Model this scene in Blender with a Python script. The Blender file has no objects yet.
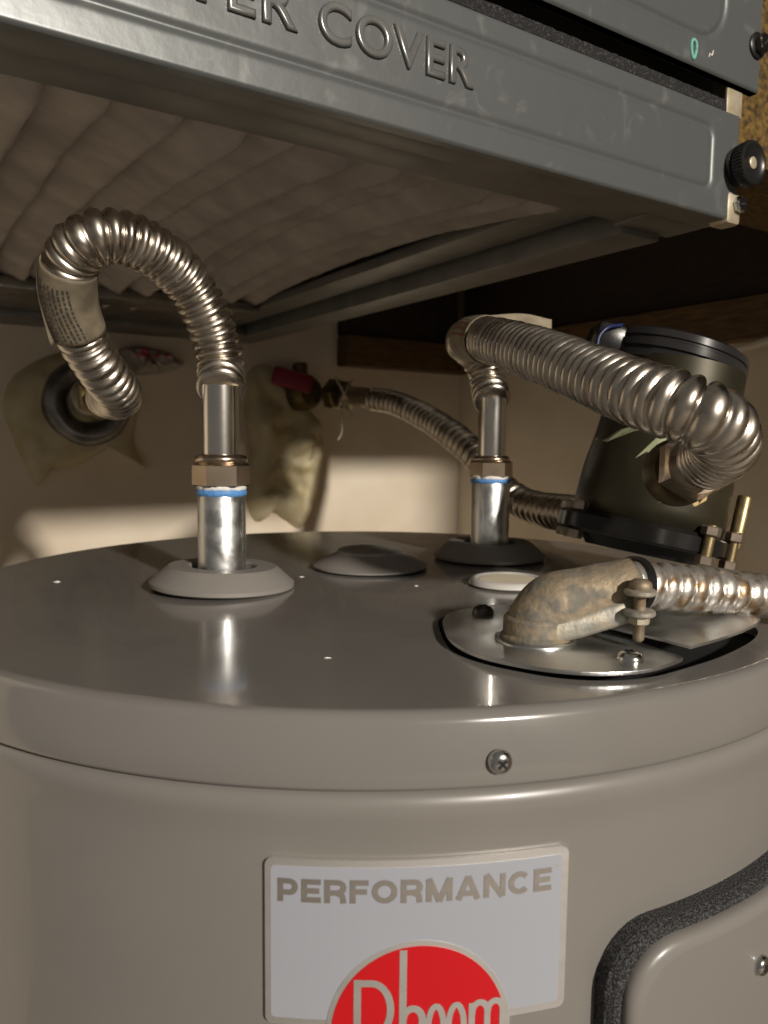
import bpy, bmesh, math, random
from mathutils import Vector, Matrix, noise
random.seed(7)
PI = math.pi
scene = bpy.context.scene
col = scene.collection

# ------------------------------------------------------------------ camera, world, lamp, exposure
# z = 0 is the top of the water heater's lid, its axis is x = y = 0; the floor lies 1.2 m below.
CO = Vector((0.0, -0.43056, 0.07663))                    # camera position
RT = Vector((0.99977827, -0.01833525, 0.01035516))
UP = Vector((-0.00861153, 0.09274575, 0.99565258))
FW = Vector((0.01921594, 0.99552099, -0.09256729))
FPX = 770.0
cam_data = bpy.data.cameras.new('camera')
cam_data.sensor_fit = 'VERTICAL'
cam_data.sensor_height = 36.0
cam_data.sensor_width = 27.0
cam_data.lens = FPX / 1024 * 36.0
cam_data.clip_start = 0.01
cam_data.dof.use_dof = True
cam_data.dof.focus_distance = 0.31
cam_data.dof.aperture_fstop = 16.0
cam = bpy.data.objects.new('camera', cam_data)
col.objects.link(cam)
m = Matrix((RT, UP, -FW)).transposed().to_4x4()
m.translation = CO
cam.matrix_world = m
scene.camera = cam

world = bpy.data.worlds.new('world')
scene.world = world
world.use_nodes = True
bg = world.node_tree.nodes['Background']
bg.inputs['Color'].default_value = (1.0, 0.92, 0.82, 1)
bg.inputs['Strength'].default_value = 0.13

ld = bpy.data.lights.new('room_lamp', 'POINT')
ld.energy = 500.0
ld.color = (1.0, 0.915, 0.81)
ld.shadow_soft_size = 0.09
lamp = bpy.data.objects.new('room_lamp', ld)
lamp.location = (1.62, -2.70, 1.20)
col.objects.link(lamp)

vs = scene.view_settings
vs.view_transform = 'Standard'
vs.look = 'None'
vs.gamma = 1.0
vs.use_curve_mapping = False
vs.exposure = 0.0

# ------------------------------------------------------------------ measuring helpers
def ray(x, y):
    return FW + RT * ((x - 384) / FPX) - UP * ((y - 512) / FPX)
def at(x, y, d):                                         # point of the place at depth d
    return CO + ray(x, y) * d
def on_z(x, y, z):                                       # point on a level plane
    r = ray(x, y)
    return CO + r * ((z - CO.z) / r.z)
YAW = math.radians(31.8)                                 # furnace and closet walls
A = Vector((math.cos(YAW), math.sin(YAW), 0))
B = Vector((-math.sin(YAW), math.cos(YAW), 0))
Z = Vector((0, 0, 1))
FC = Vector((0.19425, 0.00636, 0.20163))                 # furnace: lower front right corner
def fur(u, v, w):
    return FC + A * u + B * v + Z * w
WB = 0.593                                               # back wall:  p.B = WB
WR = 0.5327                                              # right wall: p.A = WR
def wallp(a, b, z):
    return A * a + B * b + Z * z
R = 0.2221                                               # tank radius
def cyl(u, z, e=0.0):
    t = u / R
    return Vector(((R + e) * math.sin(t), -(R + e) * math.cos(t), z))

# ------------------------------------------------------------------ materials
def mat(name, colr, rough=0.5, metal=0.0, col2=None, scale=20.0, bump=0.0, bscale=None, coat=0.0,
        detail=4.0, lo=0.35, hi=0.65, stretch=None, rough2=None, spec=None, distort=0.0, bdist=0.002):
    mt = bpy.data.materials.new(name)
    mt.use_nodes = True
    nt = mt.node_tree
    b = nt.nodes['Principled BSDF']
    b.inputs['Base Color'].default_value = (*colr, 1)
    b.inputs['Roughness'].default_value = rough
    b.inputs['Metallic'].default_value = metal
    if coat:
        b.inputs['Coat Weight'].default_value = coat
        b.inputs['Coat Roughness'].default_value = 0.06
    if spec is not None:
        b.inputs['Specular IOR Level'].default_value = spec
    tc = nt.nodes.new('ShaderNodeTexCoord')
    src = tc.outputs['Object']
    if stretch:
        mp = nt.nodes.new('ShaderNodeMapping')
        mp.inputs['Scale'].default_value = stretch
        nt.links.new(src, mp.inputs['Vector'])
        src = mp.outputs['Vector']
    if col2 is not None or rough2 is not None:
        n = nt.nodes.new('ShaderNodeTexNoise')
        n.inputs['Scale'].default_value = scale
        n.inputs['Detail'].default_value = detail
        n.inputs['Distortion'].default_value = distort
        nt.links.new(src, n.inputs['Vector'])
        if col2 is not None:
            rp = nt.nodes.new('ShaderNodeValToRGB')
            rp.color_ramp.elements[0].position = lo
            rp.color_ramp.elements[1].position = hi
            rp.color_ramp.elements[0].color = (*colr, 1)
            rp.color_ramp.elements[1].color = (*col2, 1)
            nt.links.new(n.outputs['Fac'], rp.inputs['Fac'])
            nt.links.new(rp.outputs['Color'], b.inputs['Base Color'])
        if rough2 is not None:
            mr = nt.nodes.new('ShaderNodeMapRange')
            mr.inputs['From Min'].default_value = lo
            mr.inputs['From Max'].default_value = hi
            mr.inputs['To Min'].default_value = rough
            mr.inputs['To Max'].default_value = rough2
            nt.links.new(n.outputs['Fac'], mr.inputs['Value'])
            nt.links.new(mr.outputs['Result'], b.inputs['Roughness'])
    if bump:
        n2 = nt.nodes.new('ShaderNodeTexNoise')
        n2.inputs['Scale'].default_value = bscale or scale
        n2.inputs['Detail'].default_value = 5
        nt.links.new(src, n2.inputs['Vector'])
        bp = nt.nodes.new('ShaderNodeBump')
        bp.inputs['Strength'].default_value = bump
        bp.inputs['Distance'].default_value = bdist
        nt.links.new(n2.outputs['Fac'], bp.inputs['Height'])
        nt.links.new(bp.outputs['Normal'], b.inputs['Normal'])
    return mt

M = {}
M['tank'] = mat('taupe_enamel', (0.200, 0.188, 0.173), 0.34, 0, (0.208, 0.195, 0.179), 30, bump=0.02, bscale=60, coat=0.35)
M['lid'] = mat('taupe_enamel_lid', (0.190, 0.180, 0.167), 0.15, 0, (0.198, 0.187, 0.173), 25, coat=0.5, rough2=0.24, bump=0.012, bscale=18)
M['grommet'] = mat('grey_rubber', (0.225, 0.210, 0.192), 0.5, 0, (0.24, 0.223, 0.204), 60, bump=0.03, bscale=300)
M['black_foam'] = mat('black_foam', (0.012, 0.012, 0.013), 0.75, 0, (0.15, 0.15, 0.155), 1500, lo=0.45, hi=0.72, bump=0.9, bscale=1500)
M['strip_foam'] = mat('fine_black_foam', (0.008, 0.008, 0.008), 0.85, 0, (0.07, 0.07, 0.07), 800, lo=0.5, hi=0.75, bump=0.8, bscale=800)
M['gap'] = mat('dark_gap', (0.01, 0.01, 0.01), 0.8)  # near-black paint standing for the shade in holes, slots and gaps
M['galv'] = mat('galvanised_steel', (0.56, 0.57, 0.56), 0.30, 1, (0.70, 0.71, 0.70), 140, rough2=0.42, bump=0.06, bscale=220, lo=0.4, hi=0.6)
M['tube'] = mat('bright_steel_tube', (0.66, 0.63, 0.58), 0.2, 1, (0.72, 0.69, 0.63), 60, bump=0.03, bscale=150)
M['hose'] = mat('stainless_hose', (0.44, 0.39, 0.33), 0.25, 1, (0.57, 0.52, 0.45), 90, rough2=0.34, lo=0.4, hi=0.6)
M['hose_dark'] = mat('dull_stainless_hose', (0.30, 0.26, 0.21), 0.27, 1, (0.48, 0.43, 0.36), 70, rough2=0.40)
M['nickel'] = mat('nickel_nut', (0.55, 0.46, 0.36), 0.26, 1, (0.46, 0.36, 0.26), 80)
M['tape_white'] = mat('white_seal_tape', (0.80, 0.78, 0.74), 0.6, bump=0.4, bscale=400)
M['tape_blue'] = mat('blue_seal_tape', (0.10, 0.28, 0.62), 0.5, bump=0.3, bscale=400)
M['plate'] = mat('zinc_plate', (0.56, 0.57, 0.57), 0.30, 1, (0.66, 0.67, 0.67), 60, rough2=0.45, bump=0.05, bscale=45)
M['screw'] = mat('zinc_screw', (0.62, 0.62, 0.61), 0.2, 1)
M['screw_dark'] = mat('dark_screw', (0.10, 0.09, 0.08), 0.35, 1)
M['rusty'] = mat('weathered_zinc_casting', (0.33, 0.265, 0.18), 0.62, 0.45, (0.20, 0.185, 0.155), 150, bump=0.4, bscale=300, rough2=0.78, detail=8, lo=0.42, hi=0.60)
M['casting'] = mat('grey_zinc_casting', (0.34, 0.33, 0.29), 0.6, 0.6, (0.46, 0.40, 0.30), 140, bump=0.3, bscale=300)
M['conduit'] = mat('stained_conduit', (0.66, 0.63, 0.58), 0.38, 0.85, (0.30, 0.20, 0.11), 120, lo=0.47, hi=0.62, bump=0.2, bscale=260, detail=6)
M['bolt_rust'] = mat('rusted_bolt', (0.22, 0.15, 0.09), 0.6, 0.6, (0.36, 0.30, 0.22), 300)
M['panel'] = mat('grey_painted_steel', (0.122, 0.130, 0.130), 0.36, 0.35, (0.20, 0.20, 0.19), 70, lo=0.60, hi=0.85, bump=0.12, bscale=60, rough2=0.5, detail=9, distort=0.8)
M['panel_letter'] = mat('glossy_grey_paint', (0.15, 0.155, 0.155), 0.26, 0.45, (0.20, 0.20, 0.19), 90)  # smoother and paler than the panel so the letters glint
M['frame'] = mat('grey_frame_steel', (0.12, 0.12, 0.112), 0.42, 0.3, (0.17, 0.165, 0.15), 40, bump=0.05)
M['rail'] = mat('bare_steel_rail', (0.30, 0.29, 0.27), 0.30, 0.9, (0.18, 0.17, 0.15), 50)
M['filter'] = mat('dusty_filter_cloth', (0.40, 0.355, 0.315), 0.95, 0, (0.29, 0.255, 0.225), 28, bump=0.55, bscale=120, detail=7, bdist=0.003)
M['knob'] = mat('black_plastic', (0.012, 0.012, 0.012), 0.32)
M['white_metal'] = mat('pale_bracket', (0.66, 0.60, 0.48), 0.4, 0.5, (0.50, 0.42, 0.28), 120)
M['fibreglass'] = mat('yellow_fibreglass', (0.17, 0.10, 0.02), 0.95, 0, (0.035, 0.02, 0.006), 260, bump=1.0, bscale=200, detail=8)
M['teal'] = mat('teal_mark', (0.16, 0.42, 0.36), 0.7)
M['wall'] = mat('cream_plaster', (0.70, 0.59, 0.45), 0.85, 0, (0.84, 0.75, 0.61), 7, bump=0.12, bscale=40, detail=6)
M['floor'] = mat('concrete', (0.18, 0.16, 0.14), 0.9, 0, (0.22, 0.2, 0.18), 8, bump=0.2)
M['wood'] = mat('dark_stained_wood', (0.16, 0.085, 0.025), 0.6, 0, (0.07, 0.035, 0.012), 14, stretch=(3, 3, 30), bump=0.2, bscale=60)
M['wood_shade'] = mat('shade_darkened_boards', (0.035, 0.020, 0.009), 0.7, 0, (0.018, 0.010, 0.005), 14, stretch=(3, 3, 30), bump=0.2, bscale=60)  # wood darkened to near black, shade of the upper boards put into the colour
M['foam'] = mat('yellowed_spray_foam', (0.50, 0.42, 0.23), 0.6, 0, (0.60, 0.53, 0.36), 35, bump=0.5, bscale=70, detail=6)
M['ring'] = mat('dark_steel_ring', (0.26, 0.25, 0.235), 0.36, 0.8, (0.15, 0.145, 0.135), 60, bump=0.1)
M['valve_brass'] = mat('tarnished_brass', (0.22, 0.16, 0.07), 0.45, 0.9, (0.10, 0.08, 0.04), 60)
M['red'] = mat('red_lever', (0.24, 0.012, 0.028), 0.4)
M['wire'] = mat('pale_wire', (0.62, 0.55, 0.40), 0.5)
M['paper'] = mat('paper_tag', (0.34, 0.29, 0.20), 0.7, 0, (0.20, 0.165, 0.11), 70, detail=6)
M['paper_dirty'] = mat('grimy_paper_tag', (0.24, 0.20, 0.135), 0.7, 0, (0.11, 0.09, 0.06), 80, detail=7)
M['print_dark'] = mat('printed_ink', (0.06, 0.05, 0.045), 0.7)
M['print_red'] = mat('printed_red_ink', (0.30, 0.05, 0.04), 0.7)
M['olive'] = mat('olive_brass_housing', (0.060, 0.051, 0.028), 0.45, 0.6, (0.03, 0.027, 0.017), 30)
M['sticker_green'] = mat('pale_green_sticker', (0.42, 0.45, 0.28), 0.5, 0, (0.30, 0.33, 0.18), 60)
M['sticker_tan'] = mat('tan_sticker', (0.55, 0.40, 0.18), 0.5, 0, (0.42, 0.28, 0.10), 60)
M['blk'] = mat('black_enamel', (0.014, 0.013, 0.013), 0.3, 0.2, bump=0.1, bscale=120)
M['cap'] = mat('black_gloss_cap', (0.03, 0.029, 0.03), 0.22, 0.3, coat=0.3)
M['blue'] = mat('blue_plastic', (0.006, 0.009, 0.028), 0.42)
M['blue_wire'] = mat('blue_wire', (0.012, 0.022, 0.085), 0.4)
M['bolt'] = mat('zinc_bolt', (0.55, 0.45, 0.36), 0.35, 0.9, (0.40, 0.33, 0.26), 90)
M['brassbolt'] = mat('yellow_zinc_stud', (0.42, 0.33, 0.18), 0.4, 0.9, (0.28, 0.22, 0.12), 200)
M['white_plastic'] = mat('white_plastic', (0.62, 0.60, 0.56), 0.4)
M['cream_plastic'] = mat('cream_plastic', (0.80, 0.72, 0.54), 0.5)
M['cable'] = mat('white_cable', (0.62, 0.55, 0.44), 0.5)
M['foil'] = mat('silver_foil', (0.88, 0.87, 0.85), 0.46, 1.0, (0.78, 0.77, 0.75), 6, stretch=(1, 1, 60), rough2=0.54)
M['foil_print'] = mat('foil_print', (0.66, 0.63, 0.59), 0.42, 1.0, (0.58, 0.55, 0.52), 6, stretch=(1, 1, 60))
M['label_grey'] = mat('label_grey', (0.36, 0.378, 0.425), 0.38, 0.1, (0.38, 0.398, 0.445), 10)
M['label_red'] = mat('label_red', (0.52, 0.003, 0.008), 0.38, 0.0)
M['scrap'] = mat('clear_wrap', (0.45, 0.40, 0.34), 0.2, 0.2, (0.60, 0.10, 0.14), 55, lo=0.56, hi=0.62, bump=0.5, bscale=120)
M['dust'] = mat('white_fleck', (0.8, 0.78, 0.74), 0.8)

# ------------------------------------------------------------------ mesh helpers
def link(name, me, material, parent=None, smooth=False, auto=None):
    o = bpy.data.objects.new(name, me)
    col.objects.link(o)
    if material is not None:
        me.materials.append(material)
    if smooth:
        for p in me.polygons:
            p.use_smooth = True
        if auto:
            bm = bmesh.new(); bm.from_mesh(me)
            for e in bm.edges:
                if len(e.link_faces) == 2 and e.calc_face_angle(0) > math.radians(auto):
                    e.smooth = False
            bm.to_mesh(me); bm.free()
    if parent is not None:
        o.parent = parent
        o.matrix_parent_inverse = root_world(parent).inverted()
    return o
def root_world(o):
    return Matrix.Translation(o.location) if o.parent is None else (o.parent and Matrix.Identity(4))
class MB:
    def __init__(s):
        s.v = []; s.f = []
    def add(s, vs_, fs):
        k = len(s.v)
        s.v += [tuple(v) for v in vs_]
        s.f += [tuple(i + k for i in f) for f in fs]
        return s
    def box(s, o, ex, ey, ez, d):                          # o = low corner, d = sizes along the axes
        vs_ = [o + ex * (d[0] * i) + ey * (d[1] * j) + ez * (d[2] * k) for k in (0, 1) for j in (0, 1) for i in (0, 1)]
        return s.add(vs_, [(0, 2, 3, 1), (4, 5, 7, 6), (0, 1, 5, 4), (2, 6, 7, 3), (0, 4, 6, 2), (1, 3, 7, 5)])
    def prism(s, pts, dv):
        n = len(pts)
        return s.add(list(pts) + [p + dv for p in pts],
                     [tuple(range(n - 1, -1, -1)), tuple(range(n, 2 * n))] +
                     [(i, (i + 1) % n, n + (i + 1) % n, n + i) for i in range(n)])
    def rings(s, rings, closed=True, cap0=True, cap1=True):
        n = len(rings[0]); k = len(s.v)
        for r in rings:
            s.v += [tuple(p) for p in r]
        for j in range(len(rings) - 1):
            for i in range(n if closed else n - 1):
                a, b = k + j * n + i, k + j * n + (i + 1) % n
                s.f.append((a, b, b + n, a + n))
        if cap0: s.f.append(tuple(k + i for i in range(n - 1, -1, -1)))
        if cap1: s.f.append(tuple(k + (len(rings) - 1) * n + i for i in range(n)))
        return s
    def lathe(s, prof, o, ax=Z, seg=48, cap0=True, cap1=True, fx=None):
        ax = ax.normalized()
        ex = fx or (Vector((1, 0, 0)) if abs(ax.x) < 0.8 else Vector((0, 1, 0)))
        ex = (ex - ax * ex.dot(ax)).normalized(); ey = ax.cross(ex)
        rr = []
        for r, h in prof:
            rr.append([o + ax * h + ex * (r * math.cos(2 * PI * i / seg)) + ey * (r * math.sin(2 * PI * i / seg)) for i in range(seg)])
        return s.rings(rr, True, cap0, cap1)
    def build(s, name, material, parent=None, smooth=False, auto=None, bevel=0.0, recalc=True, bseg=2):
        me = bpy.data.meshes.new(name)
        me.from_pydata(s.v, [], s.f)
        if recalc or bevel:
            bm = bmesh.new(); bm.from_mesh(me)
            if bevel:
                bmesh.ops.bevel(bm, geom=[e for e in bm.edges if len(e.link_faces) == 2 and e.calc_face_angle(0) > 0.5],
                                offset=bevel, segments=bseg, affect='EDGES', profile=0.5)
            bmesh.ops.recalc_face_normals(bm, faces=bm.faces)
            bm.to_mesh(me); bm.free()
        return link(name, me, material, parent, smooth, auto)
def spline(pts, n=24):                                    # Catmull-Rom
    out = []
    p = [pts[0] * 2 - pts[1]] + list(pts) + [pts[-1] * 2 - pts[-2]]
    for i in range(1, len(p) - 2):
        a, b, c, d = p[i - 1], p[i], p[i + 1], p[i + 2]
        for k in range(n):
            t = k / n
            out.append(0.5 * ((2 * b) + (c - a) * t + (2 * a - 5 * b + 4 * c - d) * t * t + (3 * b - a - 3 * c + d) * t ** 3))
    out.append(pts[-1].copy())
    return out
def resample(pts, step):
    L = [0.0]
    for a, b in zip(pts, pts[1:]):
        L.append(L[-1] + (b - a).length)
    n = max(2, int(round(L[-1] / step)))
    out = []; j = 0
    for i in range(n + 1):
        s = L[-1] * i / n
        while j < len(L) - 2 and L[j + 1] < s: j += 1
        t = (s - L[j]) / max(1e-9, L[j + 1] - L[j])
        out.append(pts[j].lerp(pts[j + 1], t))
    return out, L[-1]
def sweep(mb, pts, rad, seg=24, cap=True, twist=0.0):
    """tube along points; rad(i, angle) or number"""
    rr = []
    t = (pts[1] - pts[0]).normalized()
    ex = t.orthogonal().normalized()
    for i, p in enumerate(pts):
        t2 = (pts[min(i + 1, len(pts) - 1)] - pts[max(i - 1, 0)]).normalized()
        q = t.rotation_difference(t2)
        ex = q @ ex
        ex = (ex - t2 * ex.dot(t2)).normalized()
        t = t2
        ey = t.cross(ex)
        ring = []
        for k in range(seg):
            a = 2 * PI * k / seg
            r = rad(i, a) if callable(rad) else rad
            ring.append(p + ex * (r * math.cos(a)) + ey * (r * math.sin(a)))
        rr.append(ring)
    mb.rings(rr, True, cap, cap)
    return mb
def corrugated(name, pts, rin, rout, pitch, material, parent, seg=32, per=10, helix=False, power=0.6):
    sp = spline(pts)
    p, L = resample(sp, pitch / per)
    n = len(p) - 1
    step = L / n
    jit = [random.uniform(-0.06, 0.06) for _ in range(int(L / pitch) + 3)]
    def rad(i, a):
        s = i * step / pitch + (a / (2 * PI) if helix else 0)
        k = int(s)
        c = abs(math.sin(PI * s)) ** power
        return rin + (rout - rin) * c * (1 + jit[k % len(jit)])
    mb = MB()
    sweep(mb, p, rad, seg)
    return mb.build(name, material, parent, True, recalc=False)
def thing(name, label, cat, loc, group=None):
    o = bpy.data.objects.new(name, None)
    o.empty_display_size = 0.02
    o.location = loc
    col.objects.link(o)
    return tag(o, label, cat, group)
def tag(o, label, cat, group=None):
    o['label'] = label; o['category'] = cat
    if group: o['group'] = group
    return o
def struct(o, label=None):
    o['kind'] = 'structure'
    if label: o['label'] = label
    return o
def text_mesh(txt, size, extrude=0.0, bevel=0.0, offset=0.0, bres=2, spacing=1.0, res=6):
    cu = bpy.data.curves.new('lettering', 'FONT')
    cu.body = txt; cu.size = size; cu.extrude = extrude; cu.bevel_depth = bevel; cu.offset = offset
    cu.bevel_resolution = bres; cu.space_character = spacing; cu.resolution_u = res
    ob = bpy.data.objects.new('lettering_tmp', cu)
    col.objects.link(ob)
    dg = bpy.context.evaluated_depsgraph_get()
    me = bpy.data.meshes.new_from_object(ob.evaluated_get(dg))
    bpy.data.objects.remove(ob); bpy.data.curves.remove(cu)
    return me
def place_text(name, me, parent, material, x0, x1, fn, y0=None, h=None):
    """fit the text's width to x0..x1 (and its capitals to height h from y0), then map (x, y, z) by fn"""
    xs = [v.co.x for v in me.vertices]; ys = [v.co.y for v in me.vertices]
    a, b = min(xs), max(xs); c, d = min(ys), max(ys)
    for v in me.vertices:
        x = x0 + (v.co.x - a) / (b - a) * (x1 - x0)
        y = y0 + (v.co.y - c) / (d - c) * h
        v.co = fn(x, y, v.co.z)
    me.materials.clear()
    return link(name, me, material, parent)
def rrect(x0, x1, y0, y1, r, n=6, corners=(1, 1, 1, 1)):
    out = []
    for (cx, cy, a0, k) in ((x1 - r, y1 - r, 0, 0), (x0 + r, y1 - r, 90, 1), (x0 + r, y0 + r, 180, 2), (x1 - r, y0 + r, 270, 3)):
        if corners[k]:
            for i in range(n + 1):
                a = math.radians(a0 + 90 * i / n)
                out.append((cx + r * math.cos(a), cy + r * math.sin(a)))
        else:
            out.append((x1 if k in (0, 3) else x0, y1 if k in (0, 1) else y0))
    return out
def hexprism(mb, o, ax, r, h, rot=0.0, chamfer=0.12):
    ax = ax.normalized()
    ex = ax.orthogonal().normalized(); ey = ax.cross(ex)
    def ring(rr, hh, n=24, rnd=0.0):
        out = []
        for i in range(n):
            a = 2 * PI * i / n + rot
            k = math.cos(PI / 6) / math.cos((a - rot) % (PI / 3) - PI / 6)
            q = rr * (k * (1 - rnd) + rnd * math.cos(PI / 6))
            out.append(o + ax * hh + ex * (q * math.cos(a)) + ey * (q * math.sin(a)))
        return out
    c = chamfer * h
    mb.rings([ring(r * 0.93, 0, rnd=0.8), ring(r, c), ring(r, h - c), ring(r * 0.93, h, rnd=0.8)])
    return mb
def pan_screw(name, o, ax, r, h, material, parent, label=None, slot='cross', group=None, slot_mat=None):
    """screw head: dome with a near-black slot standing for the drive recess; returns the head mesh (its drive is a child)"""
    ax = ax.normalized()
    mb = MB().lathe([(r, 0), (r, h * 0.25), (r * 0.93, h * 0.55), (r * 0.75, h * 0.83), (r * 0.4, h * 0.98), (r * 0.01, h)], o, ax, 24)
    hd = mb.build(name, material, parent, True, 50)
    if label: hd['label'] = label
    return hd
def drive(o, ax, r, h, parent, w=0.2, cross=True, name='drive_slot', fx=None):
    ax = ax.normalized()
    ex = fx or ax.orthogonal().normalized()
    ex = (ex - ax * ex.dot(ax)).normalized(); ey = ax.cross(ex)
    mb = MB()
    for e1, e2 in (((ex, ey), (ey, ex)) if cross else ((ex, ey),)):
        mb.box(o + ax * (h * 0.80) - e1 * (r * 0.55) - e2 * (r * w / 2), e1, e2, ax, (r * 1.1, r * w, h * 0.215))
    return mb.build(name, M['gap'], parent)
def blob(name, material, parent, outline, fn, hmax, n=40, rough=0.35, seed=0, edge=0.25, nscale=18.0):
    """a soft lump on a surface: outline polygon in (a, z), heightfield grown outwards by fn(a, z, h)"""
    xs = [p[0] for p in outline]; ys = [p[1] for p in outline]
    cx, cy = sum(xs) / len(xs), sum(ys) / len(ys)
    m_ = len(outline)
    dense = []
    for i in range(m_):
        p0, p1, p2, p3 = outline[i - 1], outline[i], outline[(i + 1) % m_], outline[(i + 2) % m_]
        for k in range(5):
            t = k / 5
            dense.append(tuple(0.5 * (2 * p1[j] + (p2[j] - p0[j]) * t + (2 * p0[j] - 5 * p1[j] + 4 * p2[j] - p3[j]) * t * t
                                      + (3 * p1[j] - p0[j] - 3 * p2[j] + p3[j]) * t ** 3) for j in (0, 1)))
    N = 14
    mb = MB(); rr = []
    for k in range(N + 1):
        s = 1 - k / N * 0.97
        ring = []
        for (x, y) in dense:
            px, py = cx + (x - cx) * s, cy + (y - cy) * s
            q = min(1.0, (1 - s) / edge)
            h = hmax * math.sqrt(max(0, 1 - (1 - q) ** 2))
            nz = noise.noise(Vector((px * nscale + seed, py * nscale, seed * 3.1)))
            nz2 = noise.noise(Vector((px * nscale * 3 + seed, py * nscale * 3, seed * 1.7)))
            h *= (1 + rough * nz + rough * 0.5 * nz2) if k else 0
            ring.append(fn(px, py, h))
        rr.append(ring)
    mb.rings(rr, True, False, True)
    return mb.build(name, material, parent, True)

# ------------------------------------------------------------------ the closet
T = 0.02
fl = MB().box(Vector((-2.4, -3.2, -1.22)), Vector((1, 0, 0)), Vector((0, 1, 0)), Z, (4.8, 5.4, 0.02)).build('floor', M['floor'])
struct(fl)
wb = MB().box(wallp(-1.6, WB, -1.2), A, B, Z, (1.6 + WR + T, T, 2.5)).build('wall_back', M['wall'])
struct(wb)
wr = MB().box(wallp(WR, -0.9, -1.2), A, B, Z, (T, 0.9 + WB, 2.5)).build('wall_right', M['wall'])
struct(wr)
wf = MB().box(wallp(0.275, -0.92, -1.2), A, B, Z, (WR - 0.275, T, 2.5)).build('shade_jamb', M['wall'])
struct(wf)                                                   # unseen jamb, added beside the camera to shade the right wall
# timber above the plaster: boards on both walls
t1 = MB().box(wallp(0.312, WB - 0.03, 0.179), A, B, Z, (WR - 0.312, 0.03, 0.042)).build('trim_1', M['wood'], bevel=0.002)
struct(t1)
t2 = MB().box(wallp(WR - 0.03, -0.9, 0.182), A, B, Z, (0.03, 0.9 + WB - 0.03, 0.042)).build('trim_2', M['wood'], bevel=0.002)
struct(t2)
t3 = MB().box(wallp(WR - 0.02, -0.9, 0.225), A, B, Z, (0.02, 0.9 + WB - 0.03, 0.97)).build('trim_3', M['wood_shade'], bevel=0.002)
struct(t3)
t4 = MB().box(wallp(0.312, WB - 0.02, 0.222), A, B, Z, (WR - 0.312 - 0.021, 0.02, 0.97)).build('trim_4', M['wood_shade'], bevel=0.002)
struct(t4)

# ------------------------------------------------------------------ water heater
wh = thing('water_heater', 'taupe cylindrical water heater tank with glossy flat lid and silver brand label', 'water heater', Vector((0, 0, -1.2)))
prof = [(R - 0.004, -1.2), (R - 0.001, -1.19), (R - 0.001, -0.040), (R - 0.0006, -0.034), (R + 0.0002, -0.030), (R + 0.0003, -0.0275),
        (R - 0.0003, -0.0245), (R - 0.0025, -0.0226), (R - 0.006, -0.0222)]
MB().lathe(prof, Vector((0, 0, 0)), Z, 256).build('tank_jacket', M['tank'], wh, True, 60)
# lid: flat top with the recess of the wiring box cut out, rolled edge, skirt
RL = 0.2160
rec = [Vector((x / 1000, y / 1000, 0)) for x, y in
       ((29, -112), (29, -146), (32, -158), (37, -167), (43, -174), (51, -180), (60, -186), (70, -189), (82, -189), (95, -184.5), (106, -177),
        (125, -163), (140, -149), (152, -136), (160, -124), (163, -116), (162, -108), (155, -101), (140, -95), (110, -86), (80, -82), (55, -84), (38, -93), (31, -102))]
def chaikin(pts, n=2):
    for _ in range(n):
        out = []
        for i in range(len(pts)):
            p, q = pts[i], pts[(i + 1) % len(pts)]
            out += [p.lerp(q, 0.25), p.lerp(q, 0.75)]
        pts = out
    return pts
rec = chaikin(rec)
bm = bmesh.new()
SEG = 256
outer = [bm.verts.new((RL * math.cos(2 * PI * i / SEG), RL * math.sin(2 * PI * i / SEG), 0)) for i in range(SEG)]
inner = [bm.verts.new(p) for p in rec]
ed = [bm.edges.new((outer[i], outer[(i + 1) % SEG])) for i in range(SEG)] + [bm.edges.new((inner[i], inner[(i + 1) % len(inner)])) for i in range(len(inner))]
bmesh.ops.triangle_fill(bm, use_beauty=True, use_dissolve=False, edges=ed)
for f in bm.faces:
    f.smooth = False
    if f.normal.z < 0: f.normal_flip()
last = outer
ER = 0.0044
strip = []
for (r, z) in [(RL + ER * math.sin(a), -ER * (1 - math.cos(a))) for a in [math.radians(76) * k / 10 for k in range(1, 11)]] + \
        [(R - 0.0005, -0.0085), (R + 0.0003, -0.0145), (R + 0.0006, -0.0205), (R + 0.0003, -0.0216), (R - 0.001, -0.0219), (R - 0.004, -0.0219)]:
    cur = [bm.verts.new((r * math.cos(2 * PI * i / SEG), r * math.sin(2 * PI * i / SEG), z)) for i in range(SEG)]
    for i in range(SEG):
        f = bm.faces.new((last[i], cur[i], cur[(i + 1) % SEG], last[(i + 1) % SEG])); f.smooth = True
    last = cur
low = [bm.verts.new(v.co + Vector((0, 0, -0.004))) for v in inner]
for i in range(len(inner)):
    j = (i + 1) % len(inner)
    bm.faces.new((inner[i], inner[j], low[j], low[i]))
me = bpy.data.meshes.new('lid'); bm.to_mesh(me); bm.free()
lid = link('lid', me, M['lid'], wh)
MB().prism([p + Vector((0, 0, -0.012)) for p in rec], Vector((0, 0, 0.007))).build('wiring_box_shade', M['gap'], wh)
# screw in the lid's skirt
sp = cyl(0.0378, -0.0139, 0.0006); sn = Vector((sp.x, sp.y, 0)).normalized()
h1 = pan_screw('screw', sp, sn, 0.0036, 0.0028, M['screw'], wh, 'zinc cross-head screw in the lid skirt')
drive(sp, sn, 0.0030, 0.0029, h1, 0.28, fx=Vector((1, 0, 1)))

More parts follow.
